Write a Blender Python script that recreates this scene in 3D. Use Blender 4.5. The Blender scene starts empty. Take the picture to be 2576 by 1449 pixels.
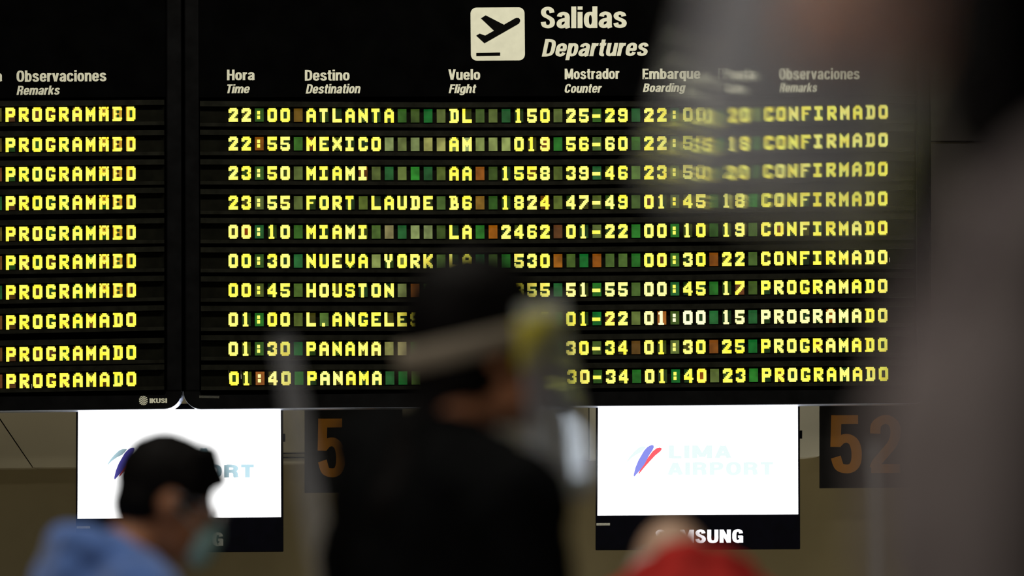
import bpy, bmesh, math, random
from mathutils import Vector, Matrix, Euler
random.seed(7)
C = bpy.context.scene.collection
SC = bpy.context.scene

# ------------------------------------------------------------------ camera
W, H, F = 2576.0, 1449.0, 14310.0
CAM = Vector((0.0, -29.0, 1.25))
PITCH = math.atan(0.0538)
ROLL = math.radians(0.42)
ROT = (Matrix.Rotation(math.pi / 2 + PITCH, 3, 'X') @ Matrix.Rotation(-ROLL, 3, 'Z'))
cd = bpy.data.cameras.new('camera')
cd.sensor_width = 36.0
cd.lens = 36.0 * F / W
cd.clip_start = 0.1
cd.clip_end = 200
cd.dof.use_dof = True
cd.dof.focus_distance = 29.05
cd.dof.aperture_fstop = 3.1
cam = bpy.data.objects.new('camera', cd)
cam.matrix_world = Matrix.Translation(CAM) @ ROT.to_4x4()
C.objects.link(cam)
SC.camera = cam


def P(px, py, Y=0.0):
    """world point that the lens sees at photo pixel (px,py) in the upright plane y=Y"""
    d = ROT @ Vector(((px - W / 2) / F, -(py - H / 2) / F, -1.0))
    t = (Y - CAM.y) / d.y
    return CAM + d * t


# ------------------------------------------------------------------ world, exposure, lamps of the hall and added lights
SC.view_settings.view_transform = 'Standard'
SC.view_settings.look = 'None'
SC.view_settings.exposure = 0.0
SC.view_settings.gamma = 1.0
SC.view_settings.use_curve_mapping = False
SC.cycles.max_bounces = 10
SC.cycles.transmission_bounces = 8
SC.cycles.transparent_max_bounces = 12
SC.cycles.use_denoising = True
SC.cycles.sample_clamp_indirect = 4.0
wd = bpy.data.worlds.new('world')
SC.world = wd
wd.use_nodes = True
wd.node_tree.nodes['Background'].inputs[0].default_value = (0.95, 0.9, 0.8, 1)
wd.node_tree.nodes['Background'].inputs[1].default_value = 0.03


def area(name, loc, target, sx, sy, power, col):
    l = bpy.data.lights.new(name, 'AREA')
    l.shape = 'RECTANGLE'
    l.size, l.size_y, l.energy, l.color = sx, sy, power, col
    o = bpy.data.objects.new(name, l)
    o.location = loc
    o.rotation_euler = (Vector(target) - Vector(loc)).to_track_quat('-Z', 'Y').to_euler()
    C.objects.link(o)
    return o


area('hall_light', (0.5, -5.0, 7.6), (0, 0, 3.2), 6.0, 0.6, 520, (1.0, 0.95, 0.78))
area('hall_light', (-1.0, -19.5, 6.5), (-1.0, -17.0, 0), 4.0, 1.2, 190, (1.0, 0.93, 0.8))
area('hall_light', (-3.0, -25.2, 3.6), (0.6, -25.3, 1.4), 2.0, 1.2, 150, (1.0, 0.9, 0.82))  # side light added for the lit edge of the near figure
area('wall_fill_light', (1.2, -1.2, 0.15), (0.9, 1.2, 1.9), 4.0, 0.3, 9, (1.0, 0.9, 0.66))  # added low fill light, only there to brighten the back wall
area('hidden_fascia_light', (0.7, 0.6, 3.3), (0.7, 0.8, 0), 8.5, 0.1, 26, (1.0, 0.9, 0.66))  # added light hidden behind the boards to brighten the fascia

# ------------------------------------------------------------------ materials


def nodes(m):
    m.use_nodes = True
    nt = m.node_tree
    return nt, nt.nodes['Principled BSDF']


def mat(name, col, rough=0.6, spec=0.5, noise=0.12, scale=30.0, bump=0.0, metallic=0.0, sheen=0.0):
    m = bpy.data.materials.new(name)
    nt, b = nodes(m)
    tc = nt.nodes.new('ShaderNodeTexCoord')
    nz = nt.nodes.new('ShaderNodeTexNoise')
    nz.inputs['Scale'].default_value = scale
    nz.inputs['Detail'].default_value = 4
    nt.links.new(tc.outputs['Object'], nz.inputs['Vector'])
    r = nt.nodes.new('ShaderNodeValToRGB')
    r.color_ramp.elements[0].position = 0.3
    r.color_ramp.elements[1].position = 0.7
    r.color_ramp.elements[0].color = tuple(c * (1 - noise) for c in col) + (1,)
    r.color_ramp.elements[1].color = tuple(min(1, c * (1 + noise)) for c in col) + (1,)
    nt.links.new(nz.outputs['Fac'], r.inputs['Fac'])
    nt.links.new(r.outputs['Color'], b.inputs['Base Color'])
    b.inputs['Roughness'].default_value = rough
    b.inputs['Specular IOR Level'].default_value = spec
    b.inputs['Metallic'].default_value = metallic
    if sheen:
        b.inputs['Sheen Weight'].default_value = sheen
    if bump:
        bp = nt.nodes.new('ShaderNodeBump')
        bp.inputs['Strength'].default_value = bump
        bp.inputs['Distance'].default_value = 0.004
        nt.links.new(nz.outputs['Fac'], bp.inputs['Height'])
        nt.links.new(bp.outputs['Normal'], b.inputs['Normal'])
    return m


def emit(name, col, strength):
    m = bpy.data.materials.new(name)
    nt, b = nodes(m)
    b.inputs['Base Color'].default_value = (0.02, 0.02, 0.02, 1)
    b.inputs['Emission Color'].default_value = col + (1,)
    b.inputs['Emission Strength'].default_value = strength
    b.inputs['Roughness'].default_value = 0.5
    return m


def lin(r, g, b):
    f = lambda c: (c / 255 / 12.92) if c <= 10 else ((c / 255 + 0.055) / 1.055) ** 2.4
    return (f(r), f(g), f(b))


M = {}
M['black_header'] = mat('black_header', (0.0012, 0.0012, 0.0013), 0.7, 0.0, 0.3, 6)
M['frame_black'] = mat('frame_black', (0.003, 0.003, 0.0034), 0.65, 0.015, 0.3, 12)
M['row_black'] = mat('row_black', (0.0042, 0.0042, 0.003), 0.65, 0.01, 0.3, 14)
M['ledge_black'] = mat('ledge_black', (0.0075, 0.0075, 0.0056), 0.6, 0.02, 0.35, 18)
M['recess_black'] = mat('recess_black', (0.0006, 0.0006, 0.0006), 0.9, 0.0, 0.2, 10)
M['trim_metal'] = mat('trim_metal', (0.55, 0.62, 0.8), 0.32, 0.5, 0.06, 40, metallic=0.7)
M['vinyl'] = mat('white_vinyl', (0.62, 0.62, 0.52), 0.6, 0.3, 0.05, 25)
M['print_black'] = mat('print_black', (0.002, 0.002, 0.002), 0.7, 0.02, 0.2, 25)
M['bezel'] = mat('television_bezel', (0.0012, 0.0012, 0.0035), 0.5, 0.04, 0.2, 20)
M['wall'] = mat('painted_wall', (0.36, 0.31, 0.19), 0.85, 0.2, 0.06, 3, bump=0.05)
M['fascia'] = mat('fascia_panel', (0.50, 0.46, 0.35), 0.8, 0.2, 0.05, 2.5, bump=0.04)
M['fascia_white'] = mat('white_fascia', (0.86, 0.85, 0.76), 0.7, 0.2, 0.04, 2.5, bump=0.04)
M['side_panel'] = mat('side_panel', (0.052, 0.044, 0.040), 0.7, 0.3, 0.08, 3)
M['floor'] = mat('polished_floor', (0.22, 0.2, 0.17), 0.35, 0.5, 0.1, 1.5)
M['sign_black'] = mat('sign_black', (0.010, 0.010, 0.011), 0.6, 0.3, 0.2, 12)
M['sign_orange'] = mat('sign_orange', (0.62, 0.26, 0.03), 0.6, 0.3, 0.05, 12)
M['logo_grey'] = mat('logo_grey', (0.18, 0.18, 0.17), 0.5, 0.4, 0.05, 25)
M['sticker'] = mat('sticker_grey', (0.3, 0.3, 0.27), 0.6, 0.3, 0.3, 160)
M['skin'] = mat('skin', (0.36, 0.155, 0.075), 0.5, 0.4, 0.08, 14, bump=0.1)
M['skin_pale'] = mat('skin_pale', (0.46, 0.30, 0.21), 0.5, 0.4, 0.08, 14, bump=0.1)
M['hair'] = mat('black_hair', (0.0035, 0.003, 0.003), 0.6, 0.06, 0.3, 60, bump=0.6)
M['hair_brown'] = mat('brown_hair', (0.016, 0.010, 0.007), 0.55, 0.12, 0.3, 60, bump=0.6)
M['hair_grey'] = mat('grey_hair', (0.42, 0.40, 0.37), 0.6, 0.3, 0.25, 60, bump=0.6)
M['sweater'] = mat('blue_sweater', (0.085, 0.17, 0.46), 0.9, 0.1, 0.25, 22, bump=0.4, sheen=0.3)
M['jacket_black'] = mat('black_jacket', (0.003, 0.0033, 0.0036), 0.9, 0.03, 0.3, 20, bump=0.3)
M['jacket_grey'] = mat('grey_jacket', (0.084, 0.073, 0.071), 0.85, 0.15, 0.2, 9, bump=0.3)
M['red_cloth'] = mat('red_cloth', (0.42, 0.022, 0.018), 0.85, 0.15, 0.25, 14, bump=0.3)
M['trousers'] = mat('dark_trousers', (0.02, 0.022, 0.03), 0.85, 0.15, 0.2, 30, bump=0.3)
M['shoe'] = mat('black_shoe', (0.01, 0.01, 0.01), 0.5, 0.4, 0.2, 30)
M['mask'] = mat('surgical_mask', (0.34, 0.56, 0.55), 0.8, 0.2, 0.08, 40, bump=0.2)
M['strap'] = mat('elastic_strap', (0.24, 0.21, 0.16), 0.8, 0.2, 0.1, 60, bump=0.2)
M['foam'] = mat('yellow_foam', (0.62, 0.55, 0.02), 0.8, 0.2, 0.1, 60, bump=0.3)
M['eye'] = mat('eye_white', (0.5, 0.48, 0.45), 0.2, 0.5, 0.05, 30)
M['pale_metal'] = mat('pale_metal', (0.5, 0.5, 0.55), 0.4, 0.5, 0.05, 20, metallic=0.3)
M['screen'] = emit('lit_screen', (1.0, 1.0, 1.0), 3.0)
M['logo_teal'] = emit('logo_teal', lin(236, 252, 251), 1.0)
M['logo_cyan'] = emit('logo_cyan', lin(196, 232, 244), 1.0)
M['logo_blue'] = emit('logo_blue', lin(140, 146, 240), 1.0)
M['logo_blue_deep'] = emit('logo_blue_deep', lin(112, 104, 226), 1.0)
M['logo_red'] = emit('logo_red', lin(255, 96, 108), 1.0)
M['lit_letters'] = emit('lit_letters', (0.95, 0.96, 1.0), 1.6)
M['tube'] = emit('tube_light', (0.95, 0.95, 0.75), 0.6)


def cell_window():
    """dim backlit window of one character module; the glow colour is the object's own colour"""
    m = bpy.data.materials.new('character_window')
    nt, b = nodes(m)
    oi = nt.nodes.new('ShaderNodeObjectInfo')
    tc = nt.nodes.new('ShaderNodeTexCoord')
    nz = nt.nodes.new('ShaderNodeTexNoise')
    nz.inputs['Scale'].default_value = 22
    nz.inputs['Detail'].default_value = 1
    ad = nt.nodes.new('ShaderNodeVectorMath')
    ad.operation = 'ADD'
    nt.links.new(tc.outputs['Object'], ad.inputs[0])
    nt.links.new(oi.outputs['Location'], ad.inputs[1])
    nt.links.new(ad.outputs[0], nz.inputs['Vector'])
    mr = nt.nodes.new('ShaderNodeMapRange')
    mr.inputs['From Min'].default_value = 0.3
    mr.inputs['From Max'].default_value = 0.7
    mr.inputs['To Min'].default_value = 0.7
    mr.inputs['To Max'].default_value = 1.25
    nt.links.new(nz.outputs['Fac'], mr.inputs['Value'])
    b.inputs['Base Color'].default_value = (0.006, 0.007, 0.005, 1)
    b.inputs['Specular IOR Level'].default_value = 0.08
    b.inputs['Roughness'].default_value = 0.7
    nt.links.new(oi.outputs['Color'], b.inputs['Emission Color'])
    nt.links.new(mr.outputs['Result'], b.inputs['Emission Strength'])
    return m


def cell_lit(name, ca, cb, strength):
    """glowing dots of a character: fine grid of lamp segments; object alpha drives brightness"""
    m = bpy.data.materials.new(name)
    nt, b = nodes(m)
    oi = nt.nodes.new('ShaderNodeObjectInfo')
    tc = nt.nodes.new('ShaderNodeTexCoord')
    nz = nt.nodes.new('ShaderNodeTexNoise')
    nz.inputs['Scale'].default_value = 26
    nz.inputs['Detail'].default_value = 2
    ad = nt.nodes.new('ShaderNodeVectorMath')
    nt.links.new(tc.outputs['Object'], ad.inputs[0])
    nt.links.new(oi.outputs['Location'], ad.inputs[1])
    nt.links.new(ad.outputs[0], nz.inputs['Vector'])
    rp = nt.nodes.new('ShaderNodeValToRGB')
    rp.color_ramp.elements[0].position = 0.35
    rp.color_ramp.elements[1].position = 0.6
    rp.color_ramp.elements[0].color = ca + (1,)
    rp.color_ramp.elements[1].color = cb + (1,)
    nt.links.new(nz.outputs['Fac'], rp.inputs['Fac'])
    # white-hot share from alpha: alpha 0.5 = ordinary, 1.0 = almost white
    mr = nt.nodes.new('ShaderNodeMapRange')
    mr.inputs['From Min'].default_value = 0.5
    mr.inputs['From Max'].default_value = 1.0
    mr.inputs['To Min'].default_value = 0.0
    mr.inputs['To Max'].default_value = 0.75
    nt.links.new(oi.outputs['Alpha'], mr.inputs['Value'])
    mx = nt.nodes.new('ShaderNodeMix')
    mx.data_type = 'RGBA'
    nt.links.new(mr.outputs['Result'], mx.inputs['Factor'])
    nt.links.new(rp.outputs['Color'], mx.inputs[6])
    mx.inputs[7].default_value = (1, 1, 0.75, 1)
    # segment grid
    sep = nt.nodes.new('ShaderNodeSeparateXYZ')
    nt.links.new(tc.outputs['Object'], sep.inputs[0])
    outs = []
    for ax, per in (('X', CP / 2), ('Z', RP / 2)):
        d = nt.nodes.new('ShaderNodeMath')
        d.operation = 'DIVIDE'
        d.inputs[1].default_value = per
        nt.links.new(sep.outputs[ax], d.inputs[0])
        fr = nt.nodes.new('ShaderNodeMath')
        fr.operation = 'FRACT'
        nt.links.new(d.outputs[0], fr.inputs[0])
        gt = nt.nodes.new('ShaderNodeMath')
        gt.operation = 'GREATER_THAN'
        gt.inputs[1].default_value = 0.22
        nt.links.new(fr.outputs[0], gt.inputs[0])
        outs.append(gt)
    mu = nt.nodes.new('ShaderNodeMath')
    mu.operation = 'MULTIPLY'
    nt.links.new(outs[0].outputs[0], mu.inputs[0])
    nt.links.new(outs[1].outputs[0], mu.inputs[1])
    st = nt.nodes.new('ShaderNodeMapRange')
    st.inputs['To Min'].default_value = strength * 0.72
    st.inputs['To Max'].default_value = strength * 1.06
    nt.links.new(mu.outputs[0], st.inputs['Value'])
    b.inputs['Base Color'].default_value = (0.02, 0.02, 0.01, 1)
    nt.links.new(mx.outputs[2], b.inputs['Emission Color'])
    nt.links.new(st.outputs['Result'], b.inputs['Emission Strength'])
    return m


def clear_plastic(name, haze, tint=(0.9, 0.95, 1.0), ior=1.3, refract=True):
    """clear plastic sheet with pale haze mixed in, standing for reflected light on the visors"""
    m = bpy.data.materials.new(name)
    nt, b = nodes(m)
    out = nt.nodes['Material Output']
    tc = nt.nodes.new('ShaderNodeTexCoord')
    nz = nt.nodes.new('ShaderNodeTexNoise')
    nz.inputs['Scale'].default_value = 9
    nt.links.new(tc.outputs['Object'], nz.inputs['Vector'])
    mr = nt.nodes.new('ShaderNodeMapRange')
    mr.inputs['To Min'].default_value = haze * 0.8
    mr.inputs['To Max'].default_value = haze * 1.2
    nt.links.new(nz.outputs['Fac'], mr.inputs['Value'])
    if refract:
        b.inputs['Transmission Weight'].default_value = 1.0
        b.inputs['IOR'].default_value = ior
        b.inputs['Roughness'].default_value = 0.0
        b.inputs['Base Color'].default_value = tint + (1,)
        base = b
    else:
        base = nt.nodes.new('ShaderNodeMixShader')
        tr = nt.nodes.new('ShaderNodeBsdfTransparent')
        gl = nt.nodes.new('ShaderNodeBsdfGlossy')
        gl.inputs['Roughness'].default_value = 0.15
        fz = nt.nodes.new('ShaderNodeFresnel')
        fz.inputs['IOR'].default_value = 1.4
        nt.links.new(fz.outputs[0], base.inputs[0])
        nt.links.new(tr.outputs[0], base.inputs[1])
        nt.links.new(gl.outputs[0], base.inputs[2])
    df = nt.nodes.new('ShaderNodeBsdfDiffuse')
    df.inputs['Color'].default_value = (0.8, 0.84, 0.9, 1)
    tl = nt.nodes.new('ShaderNodeBsdfTranslucent')
    tl.inputs['Color'].default_value = (0.8, 0.84, 0.9, 1)
    ms = nt.nodes.new('ShaderNodeMixShader')
    nt.links.new(df.outputs[0], ms.inputs[1])
    nt.links.new(tl.outputs[0], ms.inputs[2])
    mx = nt.nodes.new('ShaderNodeMixShader')
    nt.links.new(mr.outputs['Result'], mx.inputs[0])
    nt.links.new(base.outputs[0], mx.inputs[1])
    nt.links.new(ms.outputs[0], mx.inputs[2])
    nt.links.new(mx.outputs[0], out.inputs['Surface'])
    return m


# ------------------------------------------------------------------ helpers


def link(name, mesh, parent=None, mats=()):
    o = bpy.data.objects.new(name, mesh)
    for m in mats:
        mesh.materials.append(m)
    C.objects.link(o)
    if parent is not None:
        o.parent = parent
    return o


def empty(name, loc=(0, 0, 0), rz=0.0):
    o = bpy.data.objects.new(name, None)
    o.location = loc
    o.rotation_euler = (0, 0, rz)
    C.objects.link(o)
    return o


def tag(o, label=None, cat=None, group=None, kind=None):
    if label: o['label'] = label
    if cat: o['category'] = cat
    if group: o['group'] = group
    if kind: o['kind'] = kind
    return o


def box_bm(bm, x0, x1, y0, y1, z0, z1, mi=0):
    vs = [bm.verts.new(p) for p in ((x0, y0, z0), (x1, y0, z0), (x1, y1, z0), (x0, y1, z0),
                                    (x0, y0, z1), (x1, y0, z1), (x1, y1, z1), (x0, y1, z1))]
    for f in ((0, 3, 2, 1), (4, 5, 6, 7), (0, 1, 5, 4), (1, 2, 6, 5), (2, 3, 7, 6), (3, 0, 4, 7)):
        bm.faces.new([vs[i] for i in f]).material_index = mi


def prism_bm(bm, pts, y0, y1, mi=0):
    """pts: list of (x,z) outline, extruded from front y0 to back y1"""
    a = [bm.verts.new((x, y0, z)) for x, z in pts]
    b = [bm.verts.new((x, y1, z)) for x, z in pts]
    f = bm.faces.new(a)
    f.material_index = mi
    g = bm.faces.new(b[::-1])
    g.material_index = mi
    n = len(pts)
    for i in range(n):
        q = bm.faces.new((a[i], b[i], b[(i + 1) % n], a[(i + 1) % n]))
        q.material_index = mi


def finish(bm, name, tri=False):
    bmesh.ops.recalc_face_normals(bm, faces=bm.faces)
    if tri:
        bmesh.ops.triangulate(bm, faces=bm.faces)
    me = bpy.data.meshes.new(name)
    bm.to_mesh(me)
    bm.free()
    return me


def quad_px(c, Y):
    """list of photo pixels -> (x,z) in the plane Y"""
    r = []
    for (x, y) in c:
        p = P(x, y, Y)
        r.append((p.x, p.z))
    return r


def slab(name, cpx, Y0, Y1, m, parent=None, bevel=0.0):
    bm = bmesh.new()
    prism_bm(bm, quad_px(cpx, Y0), Y0, Y1)
    me = finish(bm, name)
    o = link(name, me, parent, (m,))
    if bevel:
        md = o.modifiers.new('b', 'BEVEL')
        md.width = bevel
        md.segments = 2
    return o


def rect(x0, y0, x1, y1, s=0.0073):
    """pixel rectangle that follows the level lines of the place (the camera is rolled a little)"""
    k = (x1 - x0) * s
    return [(x0, y0), (x1, y0 - k), (x1, y1 - k), (x0, y1)]


# ------------------------------------------------------------------ condensed grotesque lettering drawn as broad strokes
XH = 0.75
def _o(x0, x1, y0, y1, a0=0, a1=360, e=2.6, n=36):
    cx, cy, rx, ry = (x0 + x1) / 2, (y0 + y1) / 2, (x1 - x0) / 2, (y1 - y0) / 2
    r = []
    for k in range(n + 1):
        a = math.radians(a0 + (a1 - a0) * k / n)
        c, s = math.cos(a), math.sin(a)
        r.append((cx + rx * math.copysign(abs(c) ** (2 / e), c), cy + ry * math.copysign(abs(s) ** (2 / e), s)))
    return r
def _cr(p, n=7):
    q = [p[0]] + list(p) + [p[-1]]
    r = []
    for i in range(1, len(q) - 2):
        a, b, c, d = q[i - 1:i + 3]
        for k in range(n):
            t = k / n
            r.append(tuple(0.5 * (2 * b[j] + (c[j] - a[j]) * t + (2 * a[j] - 5 * b[j] + 4 * c[j] - d[j]) * t * t + (3 * b[j] - a[j] - 3 * c[j] + d[j]) * t ** 3) for j in (0, 1)))
    r.append(q[-2])
    return r
_S = lambda *p: _cr(p)
_L = lambda *p: list(p)
_cs = ((.45, .52), (.41, .64), (.285, .68), (.155, .63), (.11, .51), (.105, .375), (.11, .24), (.155, .12), (.285, .07), (.41, .11), (.455, .25))
_up = lambda p, k=0.86 / 0.61: tuple((x * 1.1, .08 + (y - .07) * .84 / .61) for x, y in p)
_ss = ((.44, .53), (.40, .635), (.28, .68), (.155, .64), (.115, .55), (.16, .45), (.29, .385), (.42, .305), (.455, .20), (.41, .105), (.28, .07), (.145, .11), (.105, .23))
GL = {
 'l': (.21, [_L((.105, 0), (.105, 1))]), 'I': (.21, [_L((.105, 0), (.105, 1))]),
 'i': (.21, [_L((.105, 0), (.105, XH)), _L((.105, .85), (.105, 1.0))]),
 'a': (.56, [_S((.12, .53), (.15, .625), (.275, .68), (.40, .64), (.445, .53), (.445, .35), (.445, .2), (.45, .08), (.48, .0)), _S((.44, .42), (.30, .385), (.16, .33), (.105, .21), (.14, .10), (.235, .075), (.36, .12), (.44, .22))]),
 's': (.56, [_S(*_ss)]), 'S': (.62, [_S(*_up(_ss))]),
 'o': (.56, [_o(.105, .455, .075, .675)]), 'O': (.64, [_o(.105, .535, .08, .92)]),
 'd': (.565, [_o(.105, .44, .075, .675), _L((.46, 0), (.46, 1))]),
 'b': (.565, [_o(.125, .46, .075, .675), _L((.105, 0), (.105, 1))]),
 'p': (.565, [_o(.125, .46, .075, .675), _L((.105, -.22), (.105, XH))]),
 'q': (.565, [_o(.105, .44, .075, .675), _L((.46, -.22), (.46, XH))]),
 'g': (.565, [_o(.105, .44, .10, .675), _S((.46, XH), (.46, .4), (.46, .05), (.42, -.10), (.29, -.16), (.16, -.13), (.115, -.04))]),
 'e': (.56, [_L((.15, .37), (.52, .37)), _S((.455, .33), (.452, .50), (.41, .635), (.285, .68), (.155, .63), (.11, .51), (.105, .375), (.11, .24), (.155, .12), (.285, .07), (.405, .11), (.455, .22))]),
 'c': (.56, [_S(*_cs)]), 'C': (.62, [_S(*_up(_cs))]),
 'r': (.37, [_L((.105, 0), (.105, XH)), _S((.12, .45), (.17, .60), (.26, .66), (.36, .665))]),
 't': (.36, [_S((.165, .95), (.165, .6), (.165, .25), (.18, .12), (.25, .07), (.34, .075)), _L((.0, .68), (.34, .68))]),
 'u': (.56, [_S((.105, XH), (.105, .5), (.105, .25), (.15, .11), (.245, .07), (.36, .11), (.44, .22)), _L((.455, 0), (.455, XH))]),
 'n': (.56, [_L((.105, 0), (.105, XH)), _S((.12, .5), (.19, .63), (.31, .68), (.415, .63), (.455, .50), (.455, .25), (.455, 0))]),
 'h': (.56, [_L((.105, 0), (.105, 1)), _S((.12, .5), (.19, .63), (.31, .68), (.415, .63), (.455, .50), (.455, .25), (.455, 0))]),
 'm': (.86, [_L((.105, 0), (.105, XH)), _S((.12, .5), (.18, .63), (.28, .68), (.385, .63), (.425, .50), (.425, .25), (.425, 0)), _S((.44, .5), (.50, .63), (.61, .68), (.715, .63), (.755, .50), (.755, .25), (.755, 0))]),
 'v': (.54, [_L((.085, XH), (.265, .02)), _L((.455, XH), (.275, .02))]),
 'k': (.56, [_L((.105, 0), (.105, 1)), _L((.46, XH), (.16, .30)), _L((.25, .45), (.47, 0))]),
 'H': (.63, [_L((.105, 0), (.105, 1)), _L((.525, 0), (.525, 1)), _L((.1, .52), (.53, .52))]),
 'T': (.54, [_L((0, .915), (.54, .915)), _L((.27, 0), (.27, .92))]),
 'D': (.62, [_L((.105, 0), (.105, 1)), _S((.1, .915), (.26, .915), (.44, .86), (.51, .68), (.515, .5), (.51, .32), (.44, .14), (.26, .085), (.1, .085))]),
 'P': (.60, [_L((.105, 0), (.105, 1)), _S((.1, .915), (.28, .915), (.44, .87), (.49, .70), (.44, .53), (.28, .47), (.1, .47))]),
 'R': (.62, [_L((.105, 0), (.105, 1)), _S((.1, .915), (.28, .915), (.44, .87), (.49, .72), (.44, .56), (.28, .50), (.1, .50)), _S((.30, .5), (.43, .44), (.48, .3), (.49, .12), (.515, 0))]),
 'B': (.61, [_L((.105, 0), (.105, 1)), _S((.1, .915), (.28, .915), (.43, .87), (.47, .73), (.42, .60), (.28, .55), (.1, .55)), _S((.28, .535), (.44, .49), (.50, .31), (.44, .13), (.28, .085), (.1, .085))]),
 'V': (.60, [_L((.085, 1), (.29, .02)), _L((.515, 1), (.31, .02))]),
 'F': (.50, [_L((.105, 0), (.105, 1)), _L((.1, .915), (.50, .915)), _L((.1, .52), (.46, .52))]),
 'E': (.52, [_L((.105, 0), (.105, 1)), _L((.1, .915), (.51, .915)), _L((.1, .52), (.48, .52)), _L((.1, .085), (.52, .085))]),
 'L': (.50, [_L((.105, 0), (.105, 1)), _L((.1, .085), (.50, .085))]),
 'M': (.80, [_L((.105, 0), (.105, 1)), _L((.695, 0), (.695, 1)), _L((.13, .97), (.39, .10)), _L((.67, .97), (.41, .10))]),
 'N': (.64, [_L((.105, 0), (.105, 1)), _L((.535, 0), (.535, 1)), _L((.12, .97), (.52, .03))]),
 'G': (.64, [_S(*[(x * 1.04, y) for x, y in _up(_cs)][:-2] + [(.38, .10), (.50, .20)]), _L((.34, .45), (.60, .45)), _L((.525, .0), (.525, .5))]),
 'A': (.64, [_L((.085, 0), (.31, .97)), _L((.555, 0), (.33, .97)), _L((.16, .29), (.48, .29))]),
 'U': (.63, [_S((.105, 1), (.105, .6), (.105, .33), (.155, .13), (.315, .08), (.475, .13), (.525, .33), (.525, .6), (.525, 1))]),
 'K': (.62, [_L((.105, 0), (.105, 1)), _L((.53, 1), (.17, .42)), _L((.27, .58), (.54, 0))]),
 '5': (.60, [_L((.10, .455), (.115, 1.0)), _L((.1, .925), (.53, .925)), _S((.13, .515), (.22, .585), (.34, .60), (.45, .53), (.50, .38), (.49, .2), (.42, .10), (.30, .075), (.17, .12), (.105, .28))]),
 '2': (.60, [_S((.105, .68), (.13, .84), (.30, .925), (.45, .85), (.49, .70), (.44, .52), (.30, .36), (.15, .20), (.09, .08)), _L((.03, .08), (.58, .08))]),
 '1': (.34, [_L((.235, 0), (.235, 1)), _L((.02, .74), (.22, .80))]),
}


def stroke_text(s, hx=0.105, hy=0.078, shear=0.0, gap=0.055):
    bm = bmesh.new()
    x = 0.0
    for ci, ch in enumerate(s):
        w, paths = GL[ch]
        for pi, path in enumerate(paths):
            closed = (abs(path[0][0] - path[-1][0]) + abs(path[0][1] - path[-1][1])) < 1e-6
            prev = first = None
            n = len(path)
            for i, (px_, py_) in enumerate(path):
                if closed:
                    a, b = path[i - 1 if i else n - 2], path[i + 1 if i < n - 1 else 1]
                else:
                    a, b = path[max(0, i - 1)], path[min(n - 1, i + 1)]
                dx, dy = b[0] - a[0], b[1] - a[1]
                L = math.hypot(dx, dy) or 1e-9
                nx, ny = -dy / L, dx / L
                q = []
                for sg in (1, -1):
                    X, Y_ = px_ + nx * hx * sg, py_ + ny * hy * sg
                    # diagonal stems end flat on the cap or base line
                    if ch in 'AVMNKvk':
                        Y_ = min(max(Y_, 0.0), XH if (ch in 'v' or (ch == 'k' and pi)) else 1.0)
                    q.append(bm.verts.new((x + X + Y_ * shear, Y_, 0.0004 * (pi % 3))))
                if prev: bm.faces.new((prev[0], q[0], q[1], prev[1]))
                prev = q
        x += w + gap
    me = bpy.data.meshes.new('t')
    bmesh.ops.recalc_face_normals(bm, faces=bm.faces)
    bm.to_mesh(me)
    bm.free()
    return me


def put_text(name, s, x0, y0, x1, y1, Y, m, parent, hx=0.105, hy=0.078, shear=0.0, gap=0.055, thick=0.003, slope=0.0073):
    """raised flat lettering whose ink fills the pixel box (left-top x0,y0 .. right-bottom x1,y1)"""
    me = stroke_text(s, hx, hy, shear, gap)
    xs = [v.co.x for v in me.vertices]
    ys = [v.co.y for v in me.vertices]
    ax, bx, ay, by = min(xs), max(xs), min(ys), max(ys)
    bm = bmesh.new()
    bm.from_mesh(me)
    for v in bm.verts:
        u = (v.co.x - ax) / (bx - ax)
        w = (by - v.co.y) / (by - ay)
        p = P(x0 + (x1 - x0) * u, y0 + (y1 - y0) * w - (x1 - x0) * u * slope, Y)
        v.co = (p.x, Y - v.co.z * 0.5, p.z)
    r = bmesh.ops.extrude_face_region(bm, geom=bm.faces[:])
    for v in [g for g in r['geom'] if isinstance(g, bmesh.types.BMVert)]:
        v.co.y -= thick
    me2 = finish(bm, name)
    return link(name, me2, parent, (m,))


# ------------------------------------------------------------------ the setting
def wallbox(name, x0, x1, y0, y1, z0, z1, m, kind='structure', parent=None):
    bm = bmesh.new()
    box_bm(bm, x0, x1, y0, y1, z0, z1)
    o = link(name, finish(bm, name), parent, (m,))
    if kind and parent is None: o['kind'] = kind
    return o


wallbox('floor', -9, 9, -31, 2.0, -0.1, 0.0, M['floor'])
wall = wallbox('wall_back', -6, 6, 1.3, 1.5, 0.0, 5.6, M['wall'])
# fascia panels above the check-in wall, with a slanting joint at far left
YF = 0.95
f1 = slab('fascia_panel', [(-330, 990), (-46, 990), (80, 1175), (80, 1177), (-330, 1180)], YF, 1.3, M['fascia'], wall)
f2 = slab('fascia_panel', [(-42, 990), (700, 985), (700, 1172), (84, 1176)], YF, 1.3, M['fascia'], wall)
f3 = slab('fascia_panel', [(703, 985), (1480, 980), (1480, 1158), (703, 1166)], YF, 1.3, M['fascia'], wall)
f4 = slab('fascia_panel', [(1483, 980), (2064, 976), (2064, 1146), (2030, 1151), (1483, 1156)], YF, 1.3, M['fascia_white'], wall)
f5 = slab('fascia_panel', [(2067, 976), (2900, 970), (2900, 1140), (2067, 1148)], YF, 1.3, M['fascia'], wall)
for yy in (1139, 1150):
    slab('groove', rect(704, yy, 780, yy + 3), YF - 0.004, YF + 0.02, M['ledge_black'], wall)
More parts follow.
